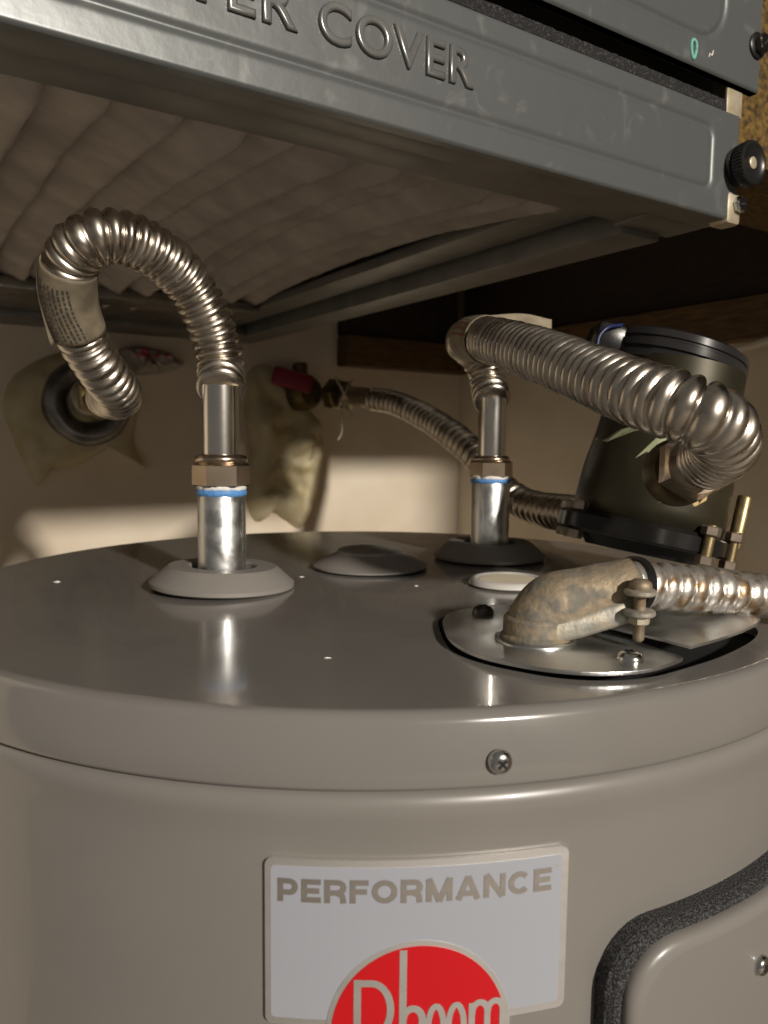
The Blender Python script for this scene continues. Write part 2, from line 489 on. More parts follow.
# brand label
def cyl_poly(name, pts, e0, e1, material, parent):
    """slab over a simple polygon in (u, z) wrapped on the jacket, cut into columns"""
    us = sorted(set([round(p[0], 6) for p in pts]))
    lo_u, hi_u = us[0], us[-1]
    us = sorted(set(us + [round(lo_u + (hi_u - lo_u) * i / 24, 6) for i in range(25)]))
    def span(u):
        ys = []
        n = len(pts)
        for i in range(n):
            (x0, y0), (x1, y1) = pts[i], pts[(i + 1) % n]
            if min(x0, x1) - 1e-7 <= u <= max(x0, x1) + 1e-7:
                if abs(x1 - x0) < 1e-9: ys += [y0, y1]
                else: ys.append(y0 + (y1 - y0) * (u - x0) / (x1 - x0))
        return min(ys), max(ys)
    mb = MB(); rr = []
    for u in us:
        a, b = span(u)
        rr.append([cyl(u, a, e0), cyl(u, a, e1), cyl(u, b, e1), cyl(u, b, e0)])
    mb.rings(rr)
    return mb.build(name, material, parent)
lab = thing('brand_label', 'silver foil brand label with grey field and red oval on the tank front', 'label', cyl(0.0158, -0.092, 0.0))
foil = cyl_poly('foil_border', rrect(-0.029, 0.0606, -0.0925, -0.0421, 0.0022), -0.0008, 0.0003, M['foil'], lab)
cyl_poly('grey_field', rrect(-0.0273, 0.0584, -0.0903, -0.0442, 0.0012), 0.0, 0.00045, M['label_grey'], lab)
oc, oa, ob_ = (0.0158, -0.0952), 0.0272, 0.0290
ell = lambda s: [(oc[0] + oa * s * math.cos(2 * PI * i / 72), oc[1] + (ob_ * s) * math.sin(2 * PI * i / 72)) for i in range(72)]
cyl_poly('oval_border', ell(1.0), -0.0008, 0.0006, M['foil'], lab)
cyl_poly('red_oval', ell(0.945), 0.0, 0.00075, M['label_red'], lab)
me = text_mesh('TM', 0.002, extrude=0.00001)
place_text('lettering', me, lab, M['foil'], 0.0556, 0.0576, lambda x, y, z: cyl(x, y, 0.0005 + z), -0.0482, 0.0009)
def ribbon(mb, pts, wd, e):
    n = len(pts); L_ = []; R_ = []
    for i, p in enumerate(pts):
        a = pts[max(0, i - 1)]; b = pts[min(n - 1, i + 1)]
        dx, dy = b[0] - a[0], b[1] - a[1]; l = math.hypot(dx, dy) or 1
        nx, ny = -dy / l * wd / 2, dx / l * wd / 2
        L_.append(cyl(p[0] + nx, p[1] + ny, e)); R_.append(cyl(p[0] - nx, p[1] - ny, e))
    mb.add(L_ + R_, [(i, i + 1, n + i + 1, n + i) for i in range(n - 1)])
def arc(cx, cy, rx, ry, a0, a1, n=14):
    return [(cx + rx * math.cos(math.radians(a0 + (a1 - a0) * i / n)), cy + ry * math.sin(math.radians(a0 + (a1 - a0) * i / n))) for i in range(n + 1)]
E5 = 0.00085
H_ = 0.0070; K_ = 0.00165                                    # cap height and stroke of the wide bold capitals
def block(ch, x, w):
    mb = MB()
    y0, e = -0.0547, 0.0006
    k = K_ / 2
    def st(*pts): ribbon(mb, [(x + px, y0 + py) for px, py in pts], K_, e)
    L0, R0, T0, C0 = k, w - k, H_ - k, H_ / 2
    if ch in 'PERF': st((L0, 0), (L0, H_))
    if ch in 'EF': st((0, T0), (w, T0)); st((0, C0), (w * 0.92, C0))
    if ch == 'E': st((0, k), (w, k))
    if ch in 'PR':
        yb = H_ * 0.40 if ch == 'P' else H_ * 0.44
        r_ = (T0 - yb) / 2
        st(*([(0, T0), (w - k - r_, T0)] + [(px, py) for px, py in arc(w - k - r_, yb + r_, r_, r_, 90, -90)] + [(0, yb)]))
    if ch == 'R': st((w * 0.55, H_ * 0.44), (w - k - 0.0002, H_ * 0.30), (w - k, 0))
    if ch == 'O': st(*arc(w / 2, H_ / 2, w / 2 - k, H_ / 2 - k, 0, 360, 32))
    if ch == 'C': st(*arc(w / 2, H_ / 2, w / 2 - k, H_ / 2 - k, 42, 318, 28))
    if ch == 'M': st((L0, 0), (L0, H_)); st((R0, 0), (R0, H_)); st((k, H_), (w / 2, 0)); st((w - k, H_), (w / 2, 0))
    if ch == 'A': st((k * 0.9, 0), (w / 2, H_)); st((w - k * 0.9, 0), (w / 2, H_)); st((w * 0.22, H_ * 0.27), (w * 0.78, H_ * 0.27))
    if ch == 'N': st((L0, 0), (L0, H_)); st((R0, 0), (R0, H_)); st((k, H_), (w - k, 0))
    mb.build('lettering', M['foil_print'], lab, recalc=False)
wid_ = dict(P=6.0, E=5.7, R=6.4, F=5.4, O=7.4, M=7.8, A=7.4, N=6.7, C=7.0)
word_ = 'PERFORMANCE'
tot_ = sum(wid_[c] for c in word_) + 1.0 * (len(word_) - 1)
xx_ = -0.0252; sc_ = (0.0550 + 0.0252) / tot_
for c in word_:
    block(c, xx_, wid_[c] * sc_)
    xx_ += (wid_[c] + 1.0) * sc_
W = 0.0021
letters = []
mb = MB()                                                   # R
ribbon(mb, [(-0.0022, -0.0776), (-0.0022, -0.1045)], W, E5)
ribbon(mb, [(-0.0022, -0.0787)] + [(0.0018, -0.0787)] + arc(0.0018, -0.0869, 0.0056, 0.0082, 90, -90) + [(-0.0022, -0.0951)], W, E5 + 0.00002)
ribbon(mb, [(0.0022, -0.0951), (0.0075, -0.1045)], W, E5 + 0.00001)
letters.append(mb)
mb = MB()                                                   # h
ribbon(mb, [(0.0109, -0.0688), (0.0109, -0.1045)], W, E5)
ribbon(mb, [(0.0109, -0.0915)] + arc(0.0138, -0.0903, 0.0028, 0.0035, 160, 0) + [(0.0166, -0.1045)], W, E5 + 0.00002)
letters.append(mb)
for cx in (0.0206, 0.0266):                                 # e e
    mb = MB()
    ribbon(mb, [(cx - 0.0022, -0.0958), (cx + 0.0023, -0.0958)] + arc(cx, -0.0935, 0.0023, 0.0070, 0, 180) + arc(cx, -0.0975, 0.0023, 0.0064, 180, 330), W * 0.85, E5)
    letters.append(mb)
mb = MB()                                                   # m
ribbon(mb, [(0.0312, -0.0865), (0.0312, -0.1045)], W * 0.9, E5)
ribbon(mb, [(0.0312, -0.0905)] + arc(0.0336, -0.0895, 0.0023, 0.0030, 160, 0) + [(0.0359, -0.1045)], W * 0.9, E5 + 0.00002)
ribbon(mb, [(0.0359, -0.0905)] + arc(0.0383, -0.0895, 0.0023, 0.0030, 160, 0) + [(0.0406, -0.1045)], W * 0.9, E5 + 0.00003)
letters.append(mb)
for q in letters:
    q.build('lettering', M['foil'], lab, recalc=False)

# access cover with foam gasket
ac = thing('access_cover', 'curved taupe access cover on black foam gasket at the tank side', 'access cover', cyl(0.165, -0.30, 0.0))
def wrap_frustum(name, outl0, e0, outl1, e1, material, parent, cap_in=True, extra=None, smooth=False):
    mb = MB()
    rr = [[cyl(u, z, e0) for u, z in outl0]]
    for (o_, e_) in (extra or []): rr.append([cyl(u, z, e_) for u, z in o_])
    rr.append([cyl(u, z, e1) for u, z in outl1])
    mb.rings(rr, True, False, False)
    n = len(outl0)
    # front skin: concentric rings towards the centre
    cu = sum(p[0] for p in outl1) / n; cz = sum(p[1] for p in outl1) / n
    k = (len(rr) - 1) * n
    inner_rings = [[cyl(cu + (u - cu) * s, cz + (z - cz) * s, e1) for u, z in outl1] for s in (1.0, 0.8, 0.6, 0.4, 0.2, 0.02)]
    mb.rings(inner_rings, True, False, True)
    ob = mb.build(name, material, parent, smooth, 60)
    return ob
def dens(pts, step=0.006):
    out = []
    n = len(pts)
    for i in range(n):
        a, b = pts[i], pts[(i + 1) % n]
        k = max(1, int(math.hypot(b[0] - a[0], b[1] - a[1]) / step))
        out += [(a[0] + (b[0] - a[0]) * j / k, a[1] + (b[1] - a[1]) * j / k) for j in range(k)]
    return out
g0 = dens(rrect(0.0722, 0.262, -0.32, -0.0700, 0.019, 8))
def inset(pts, du, dt):
    (u0, u1) = (0.0722, 0.262); (z0, z1) = (-0.32, -0.0700)
    cu, cz = (u0 + u1) / 2, (z0 + z1) / 2
    return [(cu + (u - cu) * (1 - 2 * du / (u1 - u0)), cz + (z - cz) * (1 - 2 * dt / (z1 - z0))) for u, z in pts]
wrap_frustum('foam_gasket', g0, -0.001, inset(g0, 0.0030, 0.0022), 0.0068, M['black_foam'], ac, extra=[(g0, 0.004), (inset(g0, 0.0015, 0.001), 0.0065)])
c0 = inset(g0, 0.0042, 0.0030)
wrap_frustum('cover_plate', c0, 0.0060, inset(c0, 0.0040, 0.0040), 0.0108, M['tank'], ac, smooth=True,
             extra=[(c0, 0.0080), (inset(c0, 0.0005, 0.0005), 0.0094), (inset(c0, 0.0018, 0.0018), 0.0104)])
sp = cyl(0.1325, -0.0950, 0.0108); sn = Vector((sp.x, sp.y, 0)).normalized()
h1 = pan_screw('screw', sp, sn, 0.0034, 0.0024, M['screw'], ac)
drive(sp, sn, 0.0030, 0.0025, h1, 0.28)

# grommets on the lid
def grommet(c, r, label, hole, tilt=None):
    ax = (Z + (tilt or Vector((0, 0, 0)))).normalized()
    h = 0.0115
    if hole:
        pr_ = [(hole, 0.001), (r - 0.002, 0.0006), (r, 0.0016), (r, 0.0035), (r - 0.0082, h - 0.0008), (r - 0.0095, h), (hole + 0.0008, h), (hole, h - 0.0008), (hole, 0.001)]
        mb = MB().lathe(pr_, c, ax, 72, False, False)
        t = thing('pipe_grommet', label, 'grommet', c, None)
        mb.build('rubber_ring', M['grommet'], t, True, 25)
        MB().lathe([(hole - 0.0002, 0.0008), (hole - 0.0002, 0.003), (0.0125, 0.003), (0.0125, 0.0008)], c, Z, 48, False, False).build('hole_shade_disc', M['gap'], t)  # near-black disc painted as the shade inside the grommet hole
        return t
    pr_ = [(r - 0.002, 0.0004), (r, 0.0012), (r, 0.0022), (r - 0.006, 0.0052), (r - 0.0135, 0.0088), (r - 0.0145, 0.0098), (r - 0.0148, 0.0108), (r - 0.0165, 0.0116), (r - 0.024, 0.0128), (0.0005, 0.0133)]
    o = MB().lathe(pr_, c, ax, 72).build('lid_cap', M['grommet'], None, True, 25)
    return tag(o, label, 'lid cap')
NL = on_z(222.5, 587, 0); NR = on_z(489, 558.5, 0); NC = on_z(370, 567.5, 0)
NL.z = NR.z = NC.z = 0
grommet(NL, 0.0368, 'grey rubber grommet around the nipple wrapped in blue tape', 0.0170, Vector((0.03, 0.01, 0)))
grommet(NR, 0.0360, 'grey rubber grommet around the nipple of the thick label-wrapped hose', 0.0165)
grommet(NC, 0.0345, 'grey domed rubber cap without a pipe, between both grommets', 0)

# nipples, nuts, hoses
def px_radius(px, d): return px / 2 * d / FPX
def depth(p): return (p - CO).dot(FW)
def hose_assembly(name, label, base, y_tape, y_nut0, y_nut1, y_coil, blue):
    d = depth(base)
    zz = lambda y: (CO + ray(384 + (base - CO).dot(RT) / d * FPX, y) * d).z
    return zz
def nipple(base, y_top, rad, label):
    d = depth(base)
    x = 384 + (base - CO).dot(RT) / d * FPX
    zt = at(x, y_top, d).z
    t = thing('pipe_nipple', label, 'pipe', base)
    MB().lathe([(rad - 0.001, 0.0006), (rad, 0.0016), (rad, zt - 0.0012), (rad - 0.0004, zt - 0.0004), (rad - 0.0012, zt)], base, Z, 48).build('nipple_tube', M['galv'], t, True, 40)
    return t, zt
def seal(parent, base, z0, z1, rad, material, amp, seed):
    mb = MB(); rr = []
    n = 72
    for k, (f, dr) in enumerate(((0, -0.0006), (0.1, 0.0), (0.5, 0.0004), (0.9, 0.0), (1, -0.0006))):
        ring = []
        for i in range(n):
            a = 2 * PI * i / n
            nz = noise.noise(Vector((math.cos(a) * 3 + seed, math.sin(a) * 3, f)))
            z = z0 + (z1 - z0) * f + amp * nz * (1 if f in (0, 0.1) else 0.3)
            r = rad + dr + 0.0003 * noise.noise(Vector((math.cos(a) * 7 + seed, math.sin(a) * 7, f * 4)))
            ring.append(base + Vector((r * math.cos(a), r * math.sin(a), z)))
        rr.append(ring)
    mb.rings(rr)
    return mb.build('seal_tape', material, parent, True)
# left hose
dL = depth(NL); kL = dL / FPX
zL = lambda y: at(222, y, dL).z
n1, z1 = nipple(NL, 489, 0.0122, 'galvanised steel nipple wrapped in white and blue seal tape')
seal(n1, NL, z1 - 0.0032, z1 + 0.0006, 0.01245, M['tape_blue'], 0.0006, 1.0)
seal(n1, NL, z1 - 0.0002, z1 + 0.0030, 0.01235, M['tape_white'], 0.0016, 4.0)
hl = thing('flexible_hose', 'corrugated steel hose arching up over the lid to the ring in the wall', 'hose', NL + Z * (z1 + 0.003))
zn0, zn1 = zL(487), zL(460)
mb = MB()
hexprism(mb, NL + Z * zn0, Z, 0.01475, zn1 - zn0 - 0.001, 0.45)
mb.build('union_nut', M['nickel'], hl, True, 20)
MB().lathe([(0.0115, zn1 - 0.0012), (0.0130, zn1 - 0.0006), (0.0133, zn1 + 0.0008), (0.0128, zn1 + 0.0022), (0.0108, zn1 + 0.0030), (0.0098, zn1 + 0.0032)], NL, Z, 40).build('nut_collar', M['nickel'], hl, True, 60)
zc = zL(391)
MB().lathe([(0.0094, zn1 + 0.002), (0.0094, zc + 0.002)], NL, Z, 40).build('end_tube', M['tube'], hl, True, 40)
lp = [NL + Z * zc, at(221, 372, dL - 0.000), at(217, 345, dL - 0.001), at(206, 313, 0.391), at(187, 281, 0.381), at(158, 254, 0.366), at(123, 238, 0.353), at(91, 239, 0.347), at(71, 260, 0.353),
      at(70, 300, 0.367), at(83, 340, 0.383), at(103, 372, 0.400), at(118, 391, 0.422), at(117, 398, 0.450), at(106, 398, 0.478)]
corrugated('corrugated_tube', lp, 0.0095, 0.0125, 0.0055, M['hose'], hl)
# end sleeve + nut + stub towards the wall
a0, a1 = lp[-1], at(83, 404, 0.896)
ax = (at(94, 396, 0.53) - a0).normalized()
mb = MB(); sweep(mb, [a0 - ax * 0.002, a0 + ax * 0.02], 0.0094, 32); mb.build('end_tube', M['tube'], hl, True, 40)
mb = MB(); hexprism(mb, a0 + ax * 0.018, ax, 0.0150, 0.02, 0.2); mb.build('union_nut', M['valve_brass'], hl, True, 20)
p0 = a0 + ax * 0.036
stub = MB(); sweep(stub, spline([p0, p0 + ax * 0.05, p0.lerp(a1, 0.5), a1], 8), 0.0125, 32)
tag(stub.build('supply_pipe', M['ring'], None, True, 40), 'dark steel supply stub coming out of the foamed ring in the wall', 'pipe')
# paper tag folded round the hose
def sticker(name, pts, wrap_r, a0_, a1_, material, parent, e=0.0):
    mb = MB(); rr = []
    t = (pts[1] - pts[0]).normalized(); 
    for i, p in enumerate(pts):
        t2 = (pts[min(i + 1, len(pts) - 1)] - pts[max(i - 1, 0)]).normalized()
        side = t2.cross(FW).normalized(); fr = side.cross(t2).normalized()
        if fr.dot(FW) > 0: fr = -fr
        ring = []
        for k in range(19):
            a = math.radians(a0_ + (a1_ - a0_) * k / 18)
            ring.append(p + (side * math.cos(a) + fr * math.sin(a)) * (wrap_r + e))
        rr.append(ring)
    mb.rings(rr, False, False, False)
    ob = mb.build(name, material, parent, True, recalc=False)
    sm = ob.modifiers.new('thickness', 'SOLIDIFY'); sm.thickness = 0.0003; sm.offset = 0
    return ob
spL, LL = resample(spline(lp), 0.002)
i0 = min(range(len(spL)), key=lambda i: (spL[i] - at(68, 258, 0.358)).length)
i1 = min(range(len(spL)), key=lambda i: (spL[i] - at(80, 328, 0.382)).length)
seg_l = spL[i0:i1 + 1]
tg = sticker('paper_tag', seg_l, 0.0128, -35, 215, M['paper_dirty'], hl)
tg['label'] = 'yellowed printed paper tag wrapped on the hose'
def print_rows(seg, r, ang, f0, f1, rows, material, parent, wd, e=0.0004, seed=3):
    """rows of small unreadable print marks on a wrapped sticker"""
    rnd = random.Random(seed)
    mb = MB()
    n = len(seg) - 1
    for q in range(rows):
        a = math.radians(ang[0] + (ang[1] - ang[0]) * q / max(1, rows - 1))
        s = f0 + rnd.uniform(0, 0.04)
        while s < f1 - 0.03:
            ln = rnd.uniform(0.02, 0.07)
            quad = []
            for (ss, aa) in ((s, a - wd), (s, a + wd), (min(f1, s + ln), a + wd), (min(f1, s + ln), a - wd)):
                i = min(n - 1, int(ss * n)); p = seg[i].lerp(seg[i + 1], ss * n - i)
                t2 = (seg[i + 1] - seg[i]).normalized()
                side = t2.cross(FW).normalized(); fr = side.cross(t2).normalized()
                if fr.dot(FW) > 0: fr = -fr
                quad.append(p + (side * math.cos(aa) + fr * math.sin(aa)) * (r + e))
            mb.add(quad, [(0, 1, 2, 3)])
            s += ln + rnd.uniform(0.01, 0.03)
    return mb.build('printed_text', material, parent, recalc=False)
# flag of the tag: two layers standing off the hose's outer side
def flag(parent, seg, side_sign, wid, material, r0, wob=0.002, tilt=0.0, name='tag_flag'):
    mb = MB(); rr = []
    n = len(seg)
    for i, p in enumerate(seg):
        t2 = (seg[min(i + 1, n - 1)] - seg[max(i - 1, 0)]).normalized()
        side = t2.cross(FW).normalized() * side_sign
        fr = side.cross(t2).normalized()
        if fr.dot(FW) > 0: fr = -fr
        side = (side + fr * tilt).normalized()
        w_ = wid * (0.9 + 0.1 * math.sin(i * 0.4))
        f = i / (n - 1)
        ring = []
        for k in range(7):
            s = r0 + w_ * k / 6
            ring.append(p + side * s + fr * (wob * math.sin(k * 0.8 + f * 3)))
        rr.append(ring)
    mb.rings(rr, False, False, False)
    ob = mb.build(name, material, parent, True, recalc=False)
    sm = ob.modifiers.new('thickness', 'SOLIDIFY'); sm.thickness = 0.0005; sm.offset = 0
    return ob
def side_sign(seg, target):
    i = len(seg) // 2
    t2 = (seg[i + 1] - seg[i - 1]).normalized()
    return 1 if t2.cross(FW).normalized().dot(target - seg[i]) > 0 else -1
sg = side_sign(seg_l, at(45, 290, 0.37))
fg = flag(tg, seg_l, sg, 0.0060, M['paper_dirty'], 0.0085, tilt=0.75)
print_rows(seg_l, 0.0128, (60, 130) if sg < 0 else (120, 50), 0.15, 0.97, 8, M['print_dark'], tg, 0.035)

# right hose
dR = depth(NR)
zR = lambda y: at(489, y, dR).z
n2, z2 = nipple(NR, 479, 0.0125, 'galvanised steel nipple below the hose that reaches the pump')
seal(n2, NR, z2 - 0.0022, z2 + 0.0008, 0.0128, M['tape_blue'], 0.0006, 7.0)
seal(n2, NR, z2 + 0.0002, z2 + 0.0026, 0.0127, M['tape_white'], 0.0010, 9.0)
hr = thing('flexible_hose', 'thick corrugated steel hose with paper label curving round to the pump', 'hose', NR + Z * (z2 + 0.002))
zn0, zn1 = zR(478), zR(460)
mb = MB(); hexprism(mb, NR + Z * zn0, Z, 0.0140, zn1 - zn0, 0.25); mb.build('union_nut', M['nickel'], hr, True, 20)
MB().lathe([(0.0105, zn1 - 0.001), (0.0118, zn1), (0.0120, zn1 + 0.0014), (0.0105, zn1 + 0.0028), (0.0092, zn1 + 0.003)], NR, Z, 40).build('nut_collar', M['nickel'], hr, True, 60)
zc = zR(402)
MB().lathe([(0.0090, zn1 + 0.002), (0.0090, zc + 0.002)], NR, Z, 40).build('end_tube', M['tube'], hr, True, 40)
rp_ = [NR + Z * zc, at(489, 388, dR), at(487, 372, dR + 0.002), at(478, 356, dR + 0.004), at(468, 345, 0.500), at(466, 341, 0.465), at(478, 339, 0.430), at(502, 343, 0.392), at(545, 357, 0.345), at(592, 376, 0.306), at(640, 394, 0.278),
       at(688, 410, 0.264), at(718, 425, 0.266), at(724, 446, 0.282), at(706, 461, 0.306)]
corrugated('corrugated_tube', rp_, 0.0093, 0.0124, 0.0054, M['hose'], hr)
spR, LR = resample(spline(rp_), 0.002)
i0 = min(range(len(spR)), key=lambda i: (spR[i] - at(472, 339.5, 0.445)).length)
i1 = min(range(len(spR)), key=lambda i: (spR[i] - at(496, 340, 0.414)).length)
seg_r = spR[i0:i1 + 1]
tg2 = sticker('paper_label', seg_r, 0.0128, -60, 240, M['paper'], hr)
tg2['label'] = 'cream printed paper label wrapped on the hose'
sgr = side_sign(seg_r, at(500, 310, 0.43))
print_rows(seg_r, 0.0128, (60, 95), 0.1, 0.95, 4, M['print_dark'], tg2, 0.04, seed=5)
print_rows(seg_r, 0.0128, (105, 135), 0.1, 0.95, 3, M['print_red'], tg2, 0.04, seed=8)
fl2 = [at(478, 322, 0.452), at(500, 320, 0.452), at(525, 321, 0.453), at(552, 325, 0.456)]
mb = MB()
rr = []
for i, p in enumerate(spline(fl2, 6)):
    rr.append([p + Z * 0.0035 + FW * 0.002 * math.sin(i * 0.4), p + FW * 0.0015, p - Z * 0.0075 + FW * 0.002 * math.cos(i * 0.4)])
mb.rings(rr, False, False, False)
fob = mb.build('tag_flag', M['paper'], tg2, True, recalc=False)
sm = fob.modifiers.new('thickness', 'SOLIDIFY'); sm.thickness = 0.0005; sm.offset = 0
e0 = at(703, 462, 0.309)
axn = (at(664, 478, 0.372) - e0).normalized()
mb = MB(); sweep(mb, [e0 - axn * 0.003, e0 + axn * 0.009], 0.0103, 32); mb.build('end_tube', M['tube'], hr, True, 40)
mb = MB(); hexprism(mb, e0 + axn * 0.005, axn, 0.0152, 0.013, 0.3); mb.build('union_nut', M['nickel'], hr, True, 20)

# ------------------------------------------------------------------ pump
DP = 0.43
pc = at(645, 529, DP)
pa = (UP + RT * 0.21 - FW * 0.03).normalized()      # pump axis leans right
pb = on_z(650, 570, 0.0)
pump = thing('circulation_pump', 'olive brass pump with black round cap and bolted black flange beside the tank lid grommet', 'pump', Vector((pc.x, pc.y, 0.0)))
pL = (at(676, 372, DP + 0.005) - pc).length
mb = MB().lathe([(0.036, 0.0), (0.040, 0.004), (0.041, 0.012), (0.040, 0.030), (0.037, pL * 0.55), (0.035, pL * 0.85), (0.034, pL)], pc, pa, 48, fx=RT)
mb.build('housing', M['olive'], pump, True, 40)
# spigot that takes the hose nut
q1 = e0 + axn * 0.017
mb = MB(); sweep(mb, [q1, q1 + axn * 0.03], 0.0115, 28); mb.build('inlet_spigot', M['valve_brass'], pump, True, 40)
mb = MB().lathe([(0.0135, 0), (0.0148, 0.003), (0.0155, 0.016)], q1 + axn * 0.006, axn, 32); mb.build('inlet_boss', M['valve_brass'], pump, True, 40)
# stickers as curved plates on the housing
ex_ = (RT - pa * RT.dot(pa)).normalized(); ey_ = pa.cross(ex_)
def house_r(h):
    return 0.040 - 0.006 * max(0, (h - 0.012)) / (pL - 0.012)
def housing_patch(name, poly, material):
    mb = MB()
    n = len(poly)
    f0 = []; f1 = []
    for (a, h) in poly:
        t = math.radians(a)
        d_ = ex_ * math.cos(t) + ey_ * math.sin(t)
        f0.append(pc + pa * h + d_ * (house_r(h) - 0.001)); f1.append(pc + pa * h + d_ * (house_r(h) + 0.0012))
    mb.add(f0 + f1, [tuple(range(n, 2 * n))] + [(i, (i + 1) % n, n + (i + 1) % n, n + i) for i in range(n)])
    return mb.build(name, material, pump)
fa = math.degrees(math.atan2((-FW).dot(ey_), (-FW).dot(ex_)))          # angle that faces the room
sg_ = 1
sgn = 1 if (-FW).dot(ey_) > 0 else -1
def hpx(x, y):
    p = at(x, y, DP - 0.034) - pc
    h = p.dot(pa)
    return (sgn * math.degrees(math.acos(max(-1, min(1, p.dot(ex_) / house_r(h))))), h)
housing_patch('rating_sticker', [hpx(*q) for q in ((634, 462), (656, 438), (682, 424), (690, 432), (660, 452))], M['sticker_green'])
housing_patch('rating_sticker', [hpx(*q) for q in ((606, 434), (630, 428), (644, 424), (640, 430), (618, 440))], M['sticker_green'])
housing_patch('warning_sticker', [hpx(*q) for q in ((655, 502), (680, 494), (706, 484), (702, 500), (690, 506))], M['sticker_tan'])
# black bolted flange
fc0 = pc - pa * 0.002
mb = MB()
rr = []
for (h, s) in ((-0.006, 0.94), (-0.0045, 1.0), (0.003, 1.0), (0.005, 0.95)):
    ring = []
    for i in range(72):
        a = 2 * PI * i / 72
        r = 0.0435 + 0.0075 * max(0.0, math.cos(2 * (a - 0.35))) ** 6 + 0.004 * max(0, math.cos(4 * a + 0.8)) ** 4
        ring.append(fc0 + pa * h + (ex_ * math.cos(a) + ey_ * math.sin(a)) * (r * s))
    rr.append(ring)
mb.rings(rr)
fl_ = mb.build('flange', M['blk'], pump, True, 30)
mb = MB().lathe([(0.030, -0.012), (0.036, -0.005)], fc0, pa, 40); mb.build('volute_plate', M['blk'], pump, True, 40)
for (a, up_) in ((0.30, 1), (-0.45, 0), (PI + 0.35, 0), (PI - 0.6, 0), (-1.15, 0), (1.9, 0)):
    base = fc0 + (ex_ * math.cos(a) + ey_ * math.sin(a)) * 0.0455
    mb = MB(); hexprism(mb, base - pa * 0.0108, pa, 0.0050, 0.0050); bo = mb.build('bolt', M['bolt'], pump, True, 20)
    mb = MB().lathe([(0.0028, -0.010), (0.0028, 0.028 if up_ else 0.010)], base, pa, 16); mb.build('bolt_shank', M['brassbolt'], bo, True, 40)
    mb = MB(); hexprism(mb, base + pa * 0.0045, pa, 0.0050, 0.005); mb.build('hex_nut', M['bolt'], bo, True, 20)
base = fc0 + ex_ * 0.049 + ey_ * -0.004
mb = MB().lathe([(0.0040, 0.002), (0.0040, 0.030), (0.0034, 0.031)], base, pa, 20); mb.build('stud', M['brassbolt'], pump, True, 40)
# cap: slightly tipped disc with grooved rim
cc = at(675, 359, DP + 0.005)
ca = (UP + RT * 0.30 - FW * 0.05).normalized()
MB().lathe([(0.034, -0.012), (0.0385, -0.010), (0.0390, -0.0065), (0.0375, -0.0058), (0.0375, -0.0045), (0.0392, -0.0040), (0.0392, -0.0005), (0.0378, 0.0002), (0.0378, 0.0012), (0.0388, 0.0018),
            (0.0382, 0.0055), (0.0350, 0.0072), (0.0005, 0.0085)], cc, ca, 72).build('round_cap', M['cap'], pump, True, 30)
e1_ = (RT - ca * RT.dot(ca)).normalized(); e2_ = ca.cross(e1_)
jb = cc - e1_ * 0.050 - e2_ * 0.016 - ca * 0.010
MB().box(jb, e1_, e2_, ca, (0.022, 0.024, 0.0155)).build('terminal_box', M['blk'], pump, bevel=0.003, smooth=True, auto=40)
mb = MB(); sweep(mb, spline([at(597, 346, DP - 0.018), at(600, 335, DP - 0.018), at(609, 327, DP - 0.017), at(622, 325, DP - 0.012)], 8), 0.0010, 10); mb.build('lead_wire', M['blue_wire'], pump, True)
MB().box(jb + e1_ * 0.0225 - e2_ * 0.001, e1_, e2_, ca, (0.0022, 0.026, 0.0185)).build('terminal_bracket', M['rail'], pump, bevel=0.0005)
rnd = random.Random(4)
for i, cm in enumerate((M['cream_plastic'], M['sticker_green'], M['red'], M['cream_plastic'], M['red'])):
    s0 = at(636 + 5 * i, 337, DP - 0.006)
    mb = MB(); sweep(mb, spline([s0, s0 + ca * 0.003 + e1_ * 0.001, s0 + e1_ * 0.003 + ca * (0.0050 - 0.0006 * i) + e2_ * 0.002, s0 + e1_ * 0.006 + ca * 0.000 + e2_ * 0.004], 6), 0.0015, 12)
    mb.build('lead_wire', cm, pump, True)

# ------------------------------------------------------------------ dark hose from wall valve to the pump
dh = thing('flexible_hose', 'dull dark corrugated hose running from the red-levered wall valve behind the lid', 'hose', at(320, 395, 1.0))
dp = [at(372, 399, 0.93), at(395, 403, 0.885), at(425, 417, 0.82), at(455, 437, 0.75), at(480, 460, 0.70), at(502, 488, 0.672), at(522, 503, 0.65), at(545, 510, 0.61), at(572, 514, 0.56), at(592, 516, 0.51)]
corrugated('corrugated_tube', dp, 0.0098, 0.0142, 0.0115, M['hose_dark'], dh, 28, 9)
mb = MB(); sweep(mb, [at(345, 396, 0.985), at(360, 397, 0.955), dp[0] + (dp[1] - dp[0]) * 0.1], 0.0125, 28); mb.build('end_tube', M['hose_dark'], dh, True, 40)
k0 = at(332, 394, 1.005); kx = (dp[0] - k0).normalized()
mb = MB(); hexprism(mb, k0 + kx * 0.002, kx, 0.021, 0.024, 0.2); mb.build('union_nut', M['valve_brass'], dh, True, 20)
for j, (a_, b_) in enumerate((((336, 378), (352, 408)), ((352, 380), (338, 408)))):
    c_ = at((a_[0] + b_[0]) / 2, (a_[1] + b_[1]) / 2, 0.950)
    mb = MB(); sweep(mb, spline([at(*a_, 0.985), at((a_[0] * 2 + b_[0]) / 3, (a_[1] * 2 + b_[1]) / 3, 0.958), at((a_[0] + 2 * b_[0]) / 3, (a_[1] + 2 * b_[1]) / 3, 0.958), at(*b_, 0.985)], 8), 0.0016, 10)
    mb.build('tie_wire', M['wire'], dh, True)
mb = MB(); sweep(mb, spline([at(340, 400, 0.96), at(347, 410, 0.95), at(353, 417, 0.94)], 6), 0.0018, 10); mb.build('tie_wire', M['wire'], dh, True)
